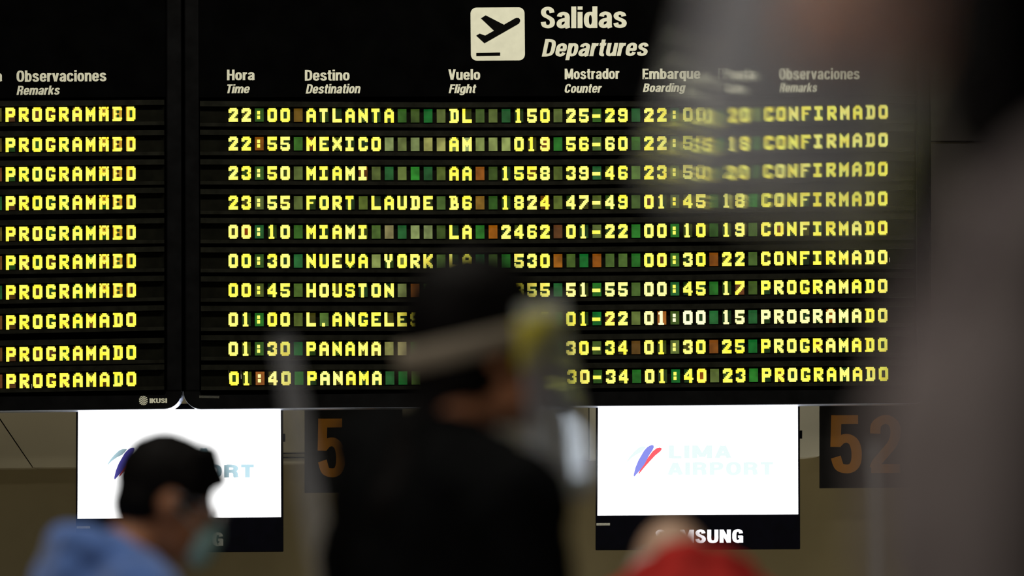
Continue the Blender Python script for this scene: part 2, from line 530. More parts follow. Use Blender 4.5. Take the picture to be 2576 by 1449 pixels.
# dim panelled wall to the right of the big board, with one dark joint
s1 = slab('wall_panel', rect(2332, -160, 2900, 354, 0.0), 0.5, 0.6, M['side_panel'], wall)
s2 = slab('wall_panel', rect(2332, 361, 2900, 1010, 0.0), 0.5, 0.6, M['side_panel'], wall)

# ------------------------------------------------------------------ font of the character modules (7 x 9)
FONT = {
 'A': "..XXX.. .XXXXX. XX...XX XX...XX XXXXXXX XXXXXXX XX...XX XX...XX XX...XX",
 'B': "XXXXX.. .XX.XX. .XX.XX. .XXXXX. .XXXXX. .XX..XX .XX..XX .XXXXXX XXXXXX.",
 'C': ".XXXXX. XXXXXXX XX...XX XX..... XX..... XX..... XX...XX XXXXXXX .XXXXX.",
 'D': "XXXXXX. .XXXXXX .XX..XX .XX..XX .XX..XX .XX..XX .XX..XX .XXXXXX XXXXXX.",
 'E': "XXXXXXX XXXXXXX XX..... XX..... XXXXX.. XX..... XX..... XXXXXXX XXXXXXX",
 'F': "XXXXXXX XXXXXXX XX..... XX..... XXXXX.. XX..... XX..... XX..... XX.....",
 'G': ".XXXXX. XXXXXXX XX...XX XX..... XX..... XX..XXX XX...XX XXXXXXX .XXXXX.",
 'H': "XX...XX XX...XX XX...XX XX...XX XXXXXXX XXXXXXX XX...XX XX...XX XX...XX",
 'I': "XXXXXX. XXXXXX. ..XX... ..XX... ..XX... ..XX... ..XX... XXXXXX. XXXXXX.",
 'K': "XX...XX XX..XXX XX.XXX. XXXXX.. XXXX... XXXXX.. XX.XXX. XX..XXX XX...XX",
 'L': "XX..... XX..... XX..... XX..... XX..... XX..... XX..... XXXXXXX XXXXXXX",
 'M': "X.....X XX...XX XXX.XXX XXXXXXX XXXXXXX XX.X.XX XX...XX XX...XX XX...XX",
 'N': "X....XX XX...XX XXX..XX XXXX.XX XXXXXXX XX.XXXX XX..XXX XX...XX XX....X",
 'O': ".XXXXX. XXXXXXX XX...XX XX...XX XX...XX XX...XX XX...XX XXXXXXX .XXXXX.",
 'P': "XXXXXX. XXXXXXX XX...XX XX...XX XXXXXXX XXXXXX. XX..... XX..... XX.....",
 'R': "XXXXXX. XXXXXXX XX...XX XX...XX XXXXXX. XXXXX.. XX.XXX. XX..XXX XX...XX",
 'S': ".XXXXX. XXXXXXX XX....X XX..... .XXXXX. .....XX X....XX XXXXXXX .XXXXX.",
 'T': "XXXXXX. XXXXXX. ..XX... ..XX... ..XX... ..XX... ..XX... ..XX... ..XX...",
 'U': "XX...XX XX...XX XX...XX XX...XX XX...XX XX...XX XX...XX XXXXXXX .XXXXX.",
 'V': "XX...XX XX...XX XX...XX XX...XX XX...XX XXX.XXX .XXXXX. ..XXX.. ...X...",
 'X': "X.....X XX...XX XXX.XXX .XXXXX. ..XXX.. .XXXXX. XXX.XXX XX...XX X.....X",
 'Y': "XX..XX. XX..XX. XX..XX. XX..XX. .XXXX.. ..XX... ..XX... ..XX... ..XX...",
 '0': ".XXXXX. XXXXXXX XX...XX XX...XX XX...XX XX...XX XX...XX XXXXXXX .XXXXX.",
 '1': "..XX... .XXX... ..XX... ..XX... ..XX... ..XX... ..XX... ..XX... .XXXX..",
 '2': ".XXXXX. XXXXXXX XX...XX ....XXX ...XXX. ..XXX.. .XXX... XXXXXXX XXXXXXX",
 '3': ".XXXXX. XXXXXXX XX...XX .....XX ....XX. .....XX XX...XX XXXXXXX .XXXXX.",
 '4': "....XX. ...XXX. ..XXXX. .XX.XX. XX..XX. XXXXXX. XXXXXXX ....XX. ....XX.",
 '5': "XXXXXXX XXXXXXX XX..... XX..... XXXXXX. .....XX X....XX XXXXXXX .XXXXX.",
 '6': ".XXXXX. XXXXXXX XX....X XX..... XXXXXX. XX...XX XX...XX XXXXXXX .XXXXX.",
 '7': "XXXXXXX XXXXXXX .....XX ....XXX ...XXX. ..XXX.. .XXX... XXX.... XX.....",
 '8': ".XXXXX. XXXXXXX XX...XX XX...XX .XXXXX. XX...XX XX...XX XXXXXXX .XXXXX.",
 '9': ".XXXXX. XXXXXXX XX...XX XX...XX .XXXXXX .....XX X....XX XXXXXXX .XXXXX.",
 '.': "....... ....... ....... ....... ....... ....... ....... ..XX... ..XX...",
 '-': "....... ....... ....... ....... XXXXXX. XXXXXX. ....... ....... .......",
 ':': "....... ....... ..XX... ..XX... ....... ..XX... ..XX... ....... .......",
 # three faulty modules: bright dots (X) over half-lit dots (o)
 '#': "XoXXXoX oXoooXo XXo.oXX XXoooXX XXXXXXX XXoXoXX XX...XX XX...XX XX...XX",
 '%': "XXXXXXo oXXXXXX oXo..oo oXo..oo oXXoooo oXo..oo oXo..oo oXXXXXX XXXXXXo",
 '&': "oXXXXX. oXXXXXX oXo..XX oXo..XX oXo..XX oXo..XX oXo..XX oXXXXXX oXXXXX.",
 '*': "XX...XX XX...XX XX...XX XX...XX XX...XX .X...XX XX...XX XXXXXXX .XXXXX.",
}
PX = 29.0 / F * 1.0014            # metres per photo pixel on the board
CP, RP = 3.24 * PX, 3.79 * PX      # dot pitch across / down
CW, CH = 7 * CP, 9 * RP
M['window'] = cell_window()
M['lit'] = cell_lit('lit_dots', (1.0, 0.82, 0.035), (1.0, 0.98, 0.115), 1.25)
M['half_lit'] = cell_lit('half_lit_dots', (0.55, 0.25, 0.0), (0.62, 0.36, 0.01), 1.0)
CELLS = {}


def cell_mesh(ch):
    if ch in CELLS: return CELLS[ch]
    bm = bmesh.new()
    # window, recessed a little behind the dots
    e = 0.0007
    prism_bm(bm, [(e, -CH + e), (CW - e, -CH + e), (CW - e, -e), (e, -e)], -0.001, 0.004, 0)
    if ch != ' ':
        rows = FONT[ch].split()
        b = 0.16  # dots widened, the bloom of their glow put into the shape
        for sym, mi, dy in (('o', 2, 0.0), ('X', 1, 0.0006)):
            # horizontal runs merged, each run one thin raised plate
            for r, line in enumerate(rows):
                c = 0
                while c < 7:
                    if line[c] == sym:
                        c1 = c
                        while c1 < 7 and line[c1] == sym: c1 += 1
                        up = r > 0 and rows[r - 1][c] != '.'
                        bb = b if sym == 'X' else 0.0
                        x0, x1 = (c - bb) * CP, (c1 + bb) * CP
                        z1, z0 = -(r - bb) * RP, -(r + 1 + bb) * RP
                        q = -0.0025 - dy - 0.00004 * (r % 2) - 0.00002 * c
                        prism_bm(bm, [(x0, z0), (x1, z0), (x1, z1), (x0, z1)], q, -0.0008, mi)
                        c = c1
                    else:
                        c += 1
    me = finish(bm, 'character_' + str(ord(ch)))
    for m in (M['window'], M['lit'], M['half_lit']):
        me.materials.append(m)
    CELLS[ch] = me
    return me


G = [(14, 92, 34), (44, 84, 26), (52, 92, 32), (70, 96, 40), (36, 110, 34), (60, 82, 30), (78, 92, 34), (30, 84, 40), (84, 98, 46)]
GD = [(20, 44, 12), (32, 56, 10), (46, 56, 10), (24, 52, 22), (40, 58, 22), (60, 58, 12)]
OR = (134, 74, 12)
PALE = [(138, 138, 76), (128, 140, 78), (124, 138, 84), (150, 142, 92), (112, 124, 66)]


def kind_of(ch):
    if ch == ' ': return 'blank_module'
    if ch in '0123456789': return 'digit_module'
    if ch in ':-.': return 'punctuation_module'
    return 'letter_module'


def interp(xs, ys, x):
    if x <= xs[0]:
        i = 0
    elif x >= xs[-1]:
        i = len(xs) - 2
    else:
        i = max(k for k in range(len(xs) - 1) if xs[k] <= x)
    t = (x - xs[i]) / (xs[i + 1] - xs[i])
    return ys[i] + (ys[i + 1] - ys[i]) * t


YC = -0.006      # face of the character modules


def strip(name, xa, xb, topf, d0, d1, Y0, Y1, m, parent, n=6):
    """a long bar that follows a display line from pixel xa to xb, offsets d0..d1 px below its top"""
    bm = bmesh.new()
    cols = []
    for k in range(n + 1):
        x = xa + (xb - xa) * k / n
        a, b = P(x, topf(x) + d0, Y0), P(x, topf(x) + d1, Y0)
        cols.append([bm.verts.new((a.x, Y0, a.z)), bm.verts.new((b.x, Y0, b.z)),
                     bm.verts.new((b.x, Y1, b.z)), bm.verts.new((a.x, Y1, a.z))])
    for k in range(n):
        for j in range(4):
            bm.faces.new((cols[k][j], cols[k + 1][j], cols[k + 1][(j + 1) % 4], cols[k][(j + 1) % 4]))
    bm.faces.new(cols[0]); bm.faces.new(cols[-1][::-1])
    return link(name, finish(bm, name), parent, (m,))


def display_line(board, text, xa, xb, x0, pitch, topf, scale, orange, pale, bright, dark=False, first=0, shift=0.0, rowlabel=None):
    row = strip('display_row', xa, xb, topf, -2.5, 36.5, 0.0, 0.02, M['row_black'], board)
    strip('lower_ledge', xa, xb, topf, 36.8, 46, -0.022, 0.02, M['ledge_black'], board)
    strip('upper_hood', xa, xb, topf, -17.5, -4.5, -0.03, 0.02, M['ledge_black'], board)
    if rowlabel: row['label'] = rowlabel
    for i, ch in enumerate(text):
        x = x0 + pitch * (i + first) + shift
        p = P(x, topf(x), YC)
        o = bpy.data.objects.new(kind_of(ch), cell_mesh(ch))
        o.parent = row
        o.location = (p.x, YC, p.z)
        o.scale = (scale, 1, scale)
        if i in orange:
            c = orange[i]
        elif i in pale:
            c = random.choice(PALE)
        elif ch == ' ' or ch in ':-.':
            c = random.choice(G)
        else:
            c = random.choice(GD)
            if dark: c = random.choice([(70, 44, 10), (62, 50, 16), (20, 56, 16), (50, 48, 20), (76, 46, 22), (30, 66, 20)])
        v = random.uniform(0.85, 1.12)
        c = lin(*[min(255, q * v) for q in c])
        o.color = (c[0], c[1], c[2], bright.get(i, random.choice([0.5, 0.5, 0.53, 0.57, 0.6])))
        C.objects.link(o)


# ------------------------------------------------------------------ the two flight boards
def board_outline(x0, x1, ytop, yb_l, yb_r, rl, rr):
    """outline in pixels with rounded lower corners"""
    pts = [(x0, ytop)]
    if rl:
        for k in range(9):
            a = math.pi + (math.pi / 2) * k / 8
            pts.append((x0 + rl + rl * math.cos(a), yb_l - rl - rl * math.sin(a)))
    else:
        pts.append((x0, yb_l))
    if rr:
        for k in range(9):
            a = -math.pi / 2 + (math.pi / 2) * k / 8
            pts.append((x1 - rr + rr * math.cos(a), yb_r - rr - rr * math.sin(a)))
    else:
        pts.append((x1, yb_r))
    pts.append((x1, ytop))
    return pts


def big_board(label, x0, x1, ytop, ybl, ybr, rl, rr, inner):
    b = empty('departure_board', P((x0 + x1) / 2, 1015, 0.0))
    tag(b, label, 'departure board', 'airport departure boards')
    return b


def reparent(o, root):
    """keep world placement while hanging o under an empty that is not at the origin"""
    o.parent = root
    o.matrix_parent_inverse = Matrix.Translation(-Vector(root.location))


bR = big_board('wide black departures board listing ten flights in yellow characters, aeroplane sign on top', 462, 2342, -130, 1028, 1012, 42, 40, None)
bL = big_board('black board at left edge showing only a remarks column of yellow words', -330, 457, -130, 1036, 1028, 0, 42, None)


def hang(root, objs):
    for o in objs: reparent(o, root)


# right board
OUT_R = board_outline(462, 2342, -130, 1028, 1014, 44, 44)
OUT_L = board_outline(-330, 457.5, -130, 1037.5, 1027.5, 0, 44)
for root, out, fx0, fx1, ft, fbl, fbr in ((bR, OUT_R, 503, 2301, 246, 993, 978), (bL, OUT_L, -322, 414, 250, 1001, 993)):
    bm = bmesh.new()
    prism_bm(bm, quad_px(out, 0.03), 0.03, 0.24)
    hang(root, [link('housing', finish(bm, 'housing'), None, (M['recess_black'],))])
    # front frame: side rails, header panel, bottom rail
    hang(root, [slab('header_panel', [(fx0 - 4, -130), (fx1 + 4, -130), (fx1 + 4, ft - 8 if root is bR else ft - 6), (fx0 - 4, ft)], -0.012, 0.03, M['black_header'], None, 0.003)])
    bl = [p for p in out]
    n = len(out)
    # side rails
    if root is bR:
        hang(root, [slab('side_rail', [(463, -130), (499, -130), (502, 984), (466, 984)], -0.03, 0.03, M['frame_black'], None, 0.008)])
        hang(root, [slab('side_rail', [(2305, -130), (2338, -130), (2342, 970), (2308, 970)], -0.03, 0.03, M['frame_black'], None, 0.008)])
        low = [(466, 984.5)] + [(x, y) for (x, y) in out if y > 984.5 and x < 1000] + [(x, y) for (x, y) in out if y > 970.5 and x > 1000] + [(2342, 970.5), (2308, 970.5), (2300, 979), (506, 994), (502, 984.5)]
    else:
        hang(root, [slab('side_rail', [(418, -130), (455, -130), (457, 984), (419, 984)], -0.03, 0.03, M['frame_black'], None, 0.008)])
        low = [(-330, 1001), (-330, 1037.5)] + [(x, y) for (x, y) in out if y > 984.5 and x > 0] + [(457, 984.5), (419, 984.5), (414, 994)]
    bm = bmesh.new()
    prism_bm(bm, quad_px(low, -0.03), -0.03, 0.03)
    o = link('bottom_rail', finish(bm, 'bottom_rail', True), None, (M['frame_black'],))
    hang(root, [o])
    # silver lower rim: a band under the housing that follows its outline
    seq = [p for p in out if p[1] > 960]
    bm = bmesh.new()
    prev = None
    for (x, y) in seq:
        a, b = P(x, y + 0.6, 0.0), P(x, y + 2.2, 0.0)
        r = [bm.verts.new((a.x, -0.028, a.z)), bm.verts.new((a.x, 0.235, a.z)), bm.verts.new((b.x, 0.235, b.z)), bm.verts.new((b.x, -0.028, b.z))]
        if prev:
            for j in range(4):
                bm.faces.new((prev[j], r[j], r[(j + 1) % 4], prev[(j + 1) % 4]))
        prev = r
    hang(root, [link('rim', finish(bm, 'rim'), None, (M['trim_metal'],))])

XS = [577, 1100, 1430, 1625, 2210]
TOPS = [
 (272.1, 274.8, 273.8, 272.5, 264.0), (344.2, 346.3, 345.4, 343.8, 335.3), (418.2, 419.8, 418.7, 416.9, 408.5),
 (493.0, 493.5, 492.1, 490.6, 482.4), (566.0, 567.1, 565.6, 563.9, 555.8), (639.3, 640.1, 638.8, 637.5, 629.6),
 (712.9, 713.9, 712.0, 710.4, 702.4), (786.9, 786.6, 785.0, 783.2, 776.4), (860.5, 860.0, 858.6, 856.8, 850.2),
 (935.0, 933.5, 930.8, 929.5, 923.6)]
LT = [(271.4, 269), (347.4, 345.2), (421.4, 419), (494, 490.6), (571.3, 567.2), (643.6, 639), (718, 712.5), (793.6, 787), (874, 869), (941.6, 936)]
#        time  sp dest(10)     sp al   sp number   sp count   sp board   sp gate sp remark
ROWS = [
 "22:00 ATLANTA    DL   150 25-29 22:00 20 CONFIRMADO",
 "22:55 MEXICO     AM   019 56-60 22:55 18 CONFIRMADO",
 "23:50 MIAMI      AA  1558 39-46 23:50 20 CONFIRMADO",
 "23:55 FORT LAUDE B6  1824 47-49 01:45 18 CONFIRMADO",
 "00:10 MIAMI      LA  2462 01-22 00:10 19 CONFIRMADO",
 "00:30 NUEVA YORK LA   530       00:30 22 CONFIRMADO",
 "00:45 HO*STON    UA   855 51-55 00:45 17 PROGRAMADO",
 "01:00 L.ANGELES  LA  2476 01-22 01:00 15 PROGRAMADO",
 "01:30 PANAMA     CM   493 30-34 01:30 25 PROGRAMADO",
 "01:40 PANAMA     CM   298 30-34 01:40 23 PROGRAMADO"]
ORANGE = [
 {5: (112, 82, 20)}, {2: (120, 68, 8), 6: (92, 44, 20), 24: (104, 58, 22)}, {19: (124, 70, 18), 10: (84, 44, 10), 23: (84, 50, 10)},
 {19: (132, 96, 30), 32: (92, 40, 20), 24: (84, 52, 10)}, {20: (150, 84, 8), 25: (78, 46, 22), 1: (130, 52, 4), 42: (120, 56, 16), 50: (84, 42, 20)},
 {25: (136, 80, 16), 28: (148, 80, 12), 37: (130, 70, 12), 33: (84, 46, 16), 13: (96, 104, 40)},
 {14: (96, 54, 16), 39: (104, 58, 28)}, {33: (170, 100, 36), 29: (80, 46, 16), 46: (120, 60, 6)},
 {31: (96, 66, 24), 37: (136, 76, 22), 45: (96, 48, 16), 11: (84, 74, 24)}, {2: (140, 82, 34), 36: (150, 78, 12), 42: (100, 62, 24)}]
PALES = [set(), set(list(range(12, 20)) + [20, 21]), set(), set(), {12, 14, 15}, {11}, {13}, set(), {12, 13}, set()]
BR = [{}, {}, {}, {}, {}, {}, {26: .7, 27: .75, 29: .7, 30: .7, 32: .75, 33: .75},
      {32: .8, 33: .97, 34: 1.0, 35: 1.0, 36: .97, 38: .85, 39: .85, 41: .82, 42: .8, 43: .8, 44: .8, 45: .8, 46: .78, 47: .75, 48: .7}, {},
      {2: .75, 3: .7, 7: .65, 8: .65}]
tmpR, tmpL = empty('tmp'), empty('tmp')
ORD = ['top', 'second', 'third', 'fourth', 'fifth', 'sixth', 'seventh', 'eighth', 'ninth', 'bottom']
for r, text in enumerate(ROWS):
    assert len(text) == 51, (r, len(text))
    f = (lambda ys: (lambda x: interp(XS, ys, x)))(TOPS[r])
    display_line(tmpR, text, 503 + r * 0.35, 2300, 575.4, 32.67, f, 1.0, ORANGE[r], PALES[r], BR[r], shift=(2.0 if r == 9 else 0.0))
for r in range(10):
    a, b = LT[r]
    f = (lambda a, b: (lambda x: a + (b - a) * (x - 15) / 302.0))(a, b)
    t = "PROGRAM#%&" if r < 7 else "PROGRAMADO"
    oc = {0: random.choice([(90, 56, 24), (70, 60, 20), (84, 80, 30), (110, 62, 30), (30, 84, 40)])}
    display_line(tmpL, ' ' + t, -322, 413, -19.1 + 0.2 * r, 33.6, f, 1.025, oc, set(), {i: 0.5 for i in range(11)}, dark=True)
for tmp, root in ((tmpR, bR), (tmpL, bL)):
    for ch in list(tmp.children):
        reparent(ch, root)
    bpy.data.objects.remove(tmp)

# ---- header lettering
YH = -0.012
WORDS = [
 ('Hora', 571, 175.4, 641, 203, 0), ('Time', 571.5, 212.5, 628.5, 235, 1),
 ('Destino', 767, 176, 879.5, 203.6, 0), ('Destination', 769, 212, 907, 236.5, 1),
 ('Vuelo', 1127.8, 174.6, 1208, 201.5, 0), ('Flight', 1128.6, 212.5, 1198.4, 240, 1),
 ('Mostrador', 1420.5, 173, 1558, 200.4, 0), ('Counter', 1420.5, 211.5, 1514.4, 234, 1),
 ('Embarque', 1616.3, 173, 1762, 205, 0), ('Boarding', 1617, 210, 1725, 237, 1),
 ('Puerta', 1806, 171.5, 1890, 199, 0), ('Gate', 1808, 209, 1858, 231.5, 1),
 ('Observaciones', 1954, 171, 2160, 200, 0), ('Remarks', 1955, 208, 2052, 231, 1)]


def tw(root, name, s, x0, y0, x1, y1, it, m=None, Y=YH, **k):
    o = put_text(name, s, x0, y0, x1, y1, Y, m or M['vinyl'], None, shear=0.19 if it else 0.0, **k)
    reparent(o, root)
    return o


for s, x0, y0, x1, y1, it in WORDS:
    tw(bR, 'column_heading', s, x0, y0, x1, y1, it)
tw(bR, 'heading', 'Salidas', 1360.4, 17, 1576.5, 73.2, 0)
tw(bR, 'heading', 'Departures', 1362.9, 98.6, 1631.2, 152, 1)
tw(bL, 'column_heading', 'Observaciones', 41.7, 177.5, 267.6, 207, 0)
tw(bL, 'column_heading', 'Remarks', 41.7, 216, 150.8, 239.6, 1)
tw(bL, 'column_heading', 'Puerta', -84, 178.5, 5.5, 206, 0)
tw(bL, 'column_heading', 'Gate', -84, 217, -32, 240, 1)

# ---- aeroplane pictogram
def zz(pts): return [(1100 + x / 4.025, y / 4.025) for x, y in pts]
sq = []
x0, y0, x1, y1, rr = 1183.6, 19.2, 1319.6, 152.6, 15
for cx, cy, a0 in ((x1 - rr, y0 + rr, -90), (x1 - rr, y1 - rr, 0), (x0 + rr, y1 - rr, 90), (x0 + rr, y0 + rr, 180)):
    for k in range(7):
        a = math.radians(a0 + 90 * k / 6)
        sx = (cx + rr * math.cos(a))
        sq.append((sx + (1.0 if cy > 80 else 0), cy + rr * math.sin(a) - (sx - x0) * 0.006))
pic = slab('aeroplane_sign', sq, YH - 0.004, YH + 0.001, M['vinyl'], None)
plane = [(490, 155), (675, 250), (785, 187), (805, 180), (825, 182), (838, 196), (840, 212), (830, 234), (815, 245), (478, 437), (395, 360), (430, 340), (485, 360), (575, 310), (443, 185)]
pl = slab('aeroplane', zz(plane), YH - 0.006, YH - 0.0035, M['print_black'], None)
rb = slab('runway_bar', zz([(395, 535), (637, 531), (637, 563), (395, 567)]), YH - 0.006, YH - 0.0035, M['print_black'], None)
reparent(pic, bR)
for o in (pl, rb):
    o.parent = pic
    

# ---- maker's mark on the left board: striped disc and word
YR = -0.0305
bm = bmesh.new()
cx, cy, R = 360.7, 1007.5, 11.9
def wav(t):      # height of a stripe centre at t in -1..1
    return -0.62 * math.tanh(2.6 * t)
for k in range(-3, 4):
    N = 20
    top, bot = [], []
    for i in range(N + 1):
        t = -1 + 2 * i / N
        base = k * 0.44 + wav(t)
        a, b = base - 0.13, base + 0.13
        lim = math.sqrt(max(0, 1 - t * t))
        a, b = max(a, -lim), min(b, lim)
        if a >= b:
            if len(top) > 1:
                prism_bm(bm, quad_px(top + bot[::-1], YR), YR - 0.002, YR)
            top, bot = [], []
            continue
        top.append((cx + R * t, cy + R * a))
        bot.append((cx + R * t, cy + R * b))
    if len(top) > 1:
        prism_bm(bm, quad_px(top + bot[::-1], YR), YR - 0.002, YR)
o = link('striped_emblem', finish(bm, 'striped_emblem', True), None, (M['vinyl'],))
reparent(o, bL)
tw(bL, 'maker_lettering', 'IKUSI', 376.3, 1002.3, 420.3, 1014, 0, Y=YR, hx=0.12)
ms = slab('worn_sticker', [(501, 995), (552, 996), (551, 1002), (501, 1001)], YR - 0.001, YR, mat('worn_mark', (0.035, 0.035, 0.03), 0.6, 0.3, 0.4, 200), None)
reparent(ms, bR)

# scratches at the bottom line
for (xa, ya, xb, yb) in ((575, 931, 576.5, 955), (605.5, 932, 606.8, 953), (79, 966, 80, 982), (2237, 648, 2237.8, 659)):
    o = slab('scratch', [(xa, ya), (xa + 1.3, ya), (xb + 0.6, yb), (xb - 0.6, yb)], -0.008, -0.006, M['vinyl'], None)
    reparent(o, bR if xa > 460 else bL)

# light seen through the slit between the boards
tb = slab('tube_lamp', [(455.5, -130), (464, -130), (464, 46), (457, 44)], 0.30, 0.33, M['tube'], None)
tag(tb, 'slim glowing tube behind the slit between the two black boards', 'lamp')
tb['kind'] = 'thing'

# ------------------------------------------------------------------ televisions
def blob(c, w0, w1, n=16):
    """closed leaf outline along a centre polyline of pixels with half-widths"""
    left, right = [], []
    m = len(c)
    for i in range(m):
        a = Vector(c[max(0, i - 1)]); b = Vector(c[min(m - 1, i + 1)])
        d = (b - a).normalized(); nrm = Vector((-d.y, d.x))
        p = Vector(c[i])
        left.append(tuple(p + nrm * w0[i])); right.append(tuple(p - nrm * w1[i]))
    return left + right[::-1]


def television(label, x0, y0, x1, yb, sl, lit, dx, dy, cyan):
    Y = 0.27
    t = empty('television', P((x0 + x1) / 2, yb, Y))
    tag(t, label, 'television', 'televisions hung under the boards')
    def add(o):
        reparent(o, t)
        return o
    body = [(x0 - 5, y0 - 14), (x1 + 5, y0 - 14 - (x1 - x0) * sl), (x1 + 6, yb - (x1 - x0) * sl), (x0 - 6, yb)]
    add(slab('casing', body, Y, Y + 0.07, M['bezel'], None, 0.004))
    scr = [(x0, y0), (x1, y0 - (x1 - x0) * sl), (x1 + 1, y0 + 273 - (x1 - x0) * sl), (x0 - 1.5, y0 + 274)]
    add(slab('screen', scr, Y - 0.003, Y + 0.002, M['screen'], None))
    Yl = Y - 0.0042
    c1 = M['logo_cyan'] if cyan else M['logo_teal']
    def q(x, y): return (1560 + x / 6.133 + dx, 1090 + y / 6.133 + dy)
    teal = [q(*p) for p in ((100, 440), (150, 360), (210, 290), (280, 225), (340, 200), (405, 203), (375, 245), (330, 290), (250, 330), (170, 385), (110, 445))]
    blue = [q(*p) for p in ((210, 668), (208, 640), (235, 530), (280, 420), (370, 265), (420, 212), (460, 188), (495, 179), (518, 190), (522, 215), (500, 262), (440, 352), (380, 470), (300, 580), (222, 666))]
    red = [q(*p) for p in ((286, 625), (284, 610), (330, 530), (380, 465), (435, 365), (500, 280), (560, 230), (610, 219), (636, 226), (643, 245), (625, 275), (540, 345), (460, 430), (380, 520), (295, 624))]
    for nm, pts, m, e in (('logo_stroke', teal, c1, 0), ('logo_stroke', blue, M['logo_blue_deep'] if cyan else M['logo_blue'], 0.0003), ('logo_stroke', red, M['logo_red'], 0.0002)):
        add(slab(nm, pts, Yl - e, Y - 0.003, m, None))
    for s, b in (('LIMA', (752, 188, 1720, 392)), ('AIRPORT', (728, 443, 2362, 650))):
        a, c = q(b[0], b[1]), q(b[2], b[3])
        o = put_text('screen_lettering', s, a[0], a[1], c[0], c[1], Y - 0.003, c1, None, hx=0.105, hy=0.115, gap=0.1, thick=0.001, slope=0.002)
        add(o)
    wx0 = x0 + 148
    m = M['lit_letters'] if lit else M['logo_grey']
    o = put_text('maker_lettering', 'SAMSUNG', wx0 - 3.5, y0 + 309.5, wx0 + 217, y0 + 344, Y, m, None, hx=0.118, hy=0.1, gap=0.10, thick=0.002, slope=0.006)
    add(o)
    add(slab('sticker', rect(x0 - 4, y0 + 293, x0 + 30, y0 + 299), Y - 0.002, Y, M['sticker'], None))
    add(slab('side_button', rect(x1 + 6, y0 + 60, x1 + 11, y0 + 80), Y + 0.01, Y + 0.05, M['bezel'], None))
    # wall bracket at the back
    a = P((x0 + x1) / 2, (y0 + yb) / 2, Y)
    bm = bmesh.new()
    box_bm(bm, a.x - 0.15, a.x + 0.15, Y + 0.07, Y + 0.13, a.z - 0.1, a.z + 0.1)
    for xx in (a.x - 0.3, a.x + 0.3):
        box_bm(bm, xx - 0.02, xx + 0.02, Y + 0.07, Y + 0.1, a.z - 0.15, a.z + 0.75)
    add(link('wall_bracket', finish(bm, 'wall_bracket'), None, (M['bezel'],)))
    return t


television('lit white television with dull unlit maker lettering, behind the person in blue', 196.5, 1031, 706, 1391, 0.0062, False, -1306.5, 6.8, True)
television('lit white television with glowing maker lettering, red and blue logo strokes in full view', 1504.5, 1023, 2007, 1384, 0.0045, True, 0, 0, False)
# added pale bar, gives the white strip between the boards' rounded corners
pb = slab('pale_bar', [(440, 1017), (484, 1016.6), (484, 1023.4), (440, 1024)], 0.30, 0.33, M['pale_metal'], None)
tag(pb, 'small added pale bar giving the white strip in the notch between the two boards', 'rail')

# ------------------------------------------------------------------ counter number signs
def number_sign(label, x0, x1, y0, y1, digits):
    Y = 0.62
    s = empty('number_sign', P((x0 + x1) / 2, y1, Y))
    tag(s, label, 'number sign', 'counter number signs')
    reparent(slab('sign_board', rect(x0, y0, x1, y1), Y, Y + 0.04, M['sign_black'], None, 0.003), s)
    for ch, a, b, c, d in digits:
        reparent(put_text('digit', ch, a, b, c, d, Y, M['sign_orange'], None, hx=0.098, hy=0.075, thick=0.003), s)
    for xx in (x0 + 30, x1 - 30):
        p = P(xx, (y0 + y1) / 2, Y)
        bm = bmesh.new()
        box_bm(bm, p.x - 0.01, p.x + 0.01, Y + 0.04, 1.31, p.z - 0.01, p.z + 0.01)
        reparent(link('standoff', finish(bm, 'standoff'), None, (M['bezel'],)), s)
    return s


number_sign('black sign with orange 5, left of the dark-haired person', 766, 1012, 1000, 1240, [('5', 799, 1053, 869, 1201), ('1', 900, 1052, 950, 1200)])
number_sign('black sign with orange 5 to the right of the glowing television', 2062, 2316, 990, 1228, [('5', 2089, 1044.5, 2168, 1191), ('2', 2188, 1044, 2266, 1190)])

# ------------------------------------------------------------------ people


def ell(bm, c, r, rot=None, seg=20):
    r2 = bmesh.ops.create_uvsphere(bm, u_segments=seg, v_segments=seg // 2 + 2, radius=1.0)
    Mx = Matrix.Translation(c) @ (rot.to_4x4() if rot else Matrix.Identity(4)) @ Matrix.Diagonal((r[0], r[1], r[2], 1))
    bmesh.ops.transform(bm, matrix=Mx, verts=r2['verts'])


def cap(bm, a, b, ra, rb, flat=1.0, seg=16):
    """tapered limb segment with round ends"""
    a, b = Vector(a), Vector(b)
    d = b - a
    L = d.length
    q = d.to_track_quat('Z', 'Y').to_matrix().to_4x4()
    rings = []
    prof = []
    for k in range(5):
        t = -math.pi / 2 + math.pi / 2 * k / 4
        prof.append((ra * math.cos(t), ra * math.sin(t)))
    for k in range(5):
        t = math.pi / 2 * k / 4
        prof.append((rb * math.cos(t), L + rb * math.sin(t)))
    Mx = Matrix.Translation(a) @ q
    for (rr, zz_) in prof:
        rr = max(rr, 1e-4)
        rings.append([bm.verts.new(Mx @ Vector((rr * math.cos(2 * math.pi * i / seg), rr * flat * math.sin(2 * math.pi * i / seg), zz_))) for i in range(seg)])
    for k in range(len(rings) - 1):
        for i in range(seg):
            bm.faces.new((rings[k][i], rings[k][(i + 1) % seg], rings[k + 1][(i + 1) % seg], rings[k + 1][i]))
    bm.faces.new(rings[0][::-1])
    bm.faces.new(rings[-1])


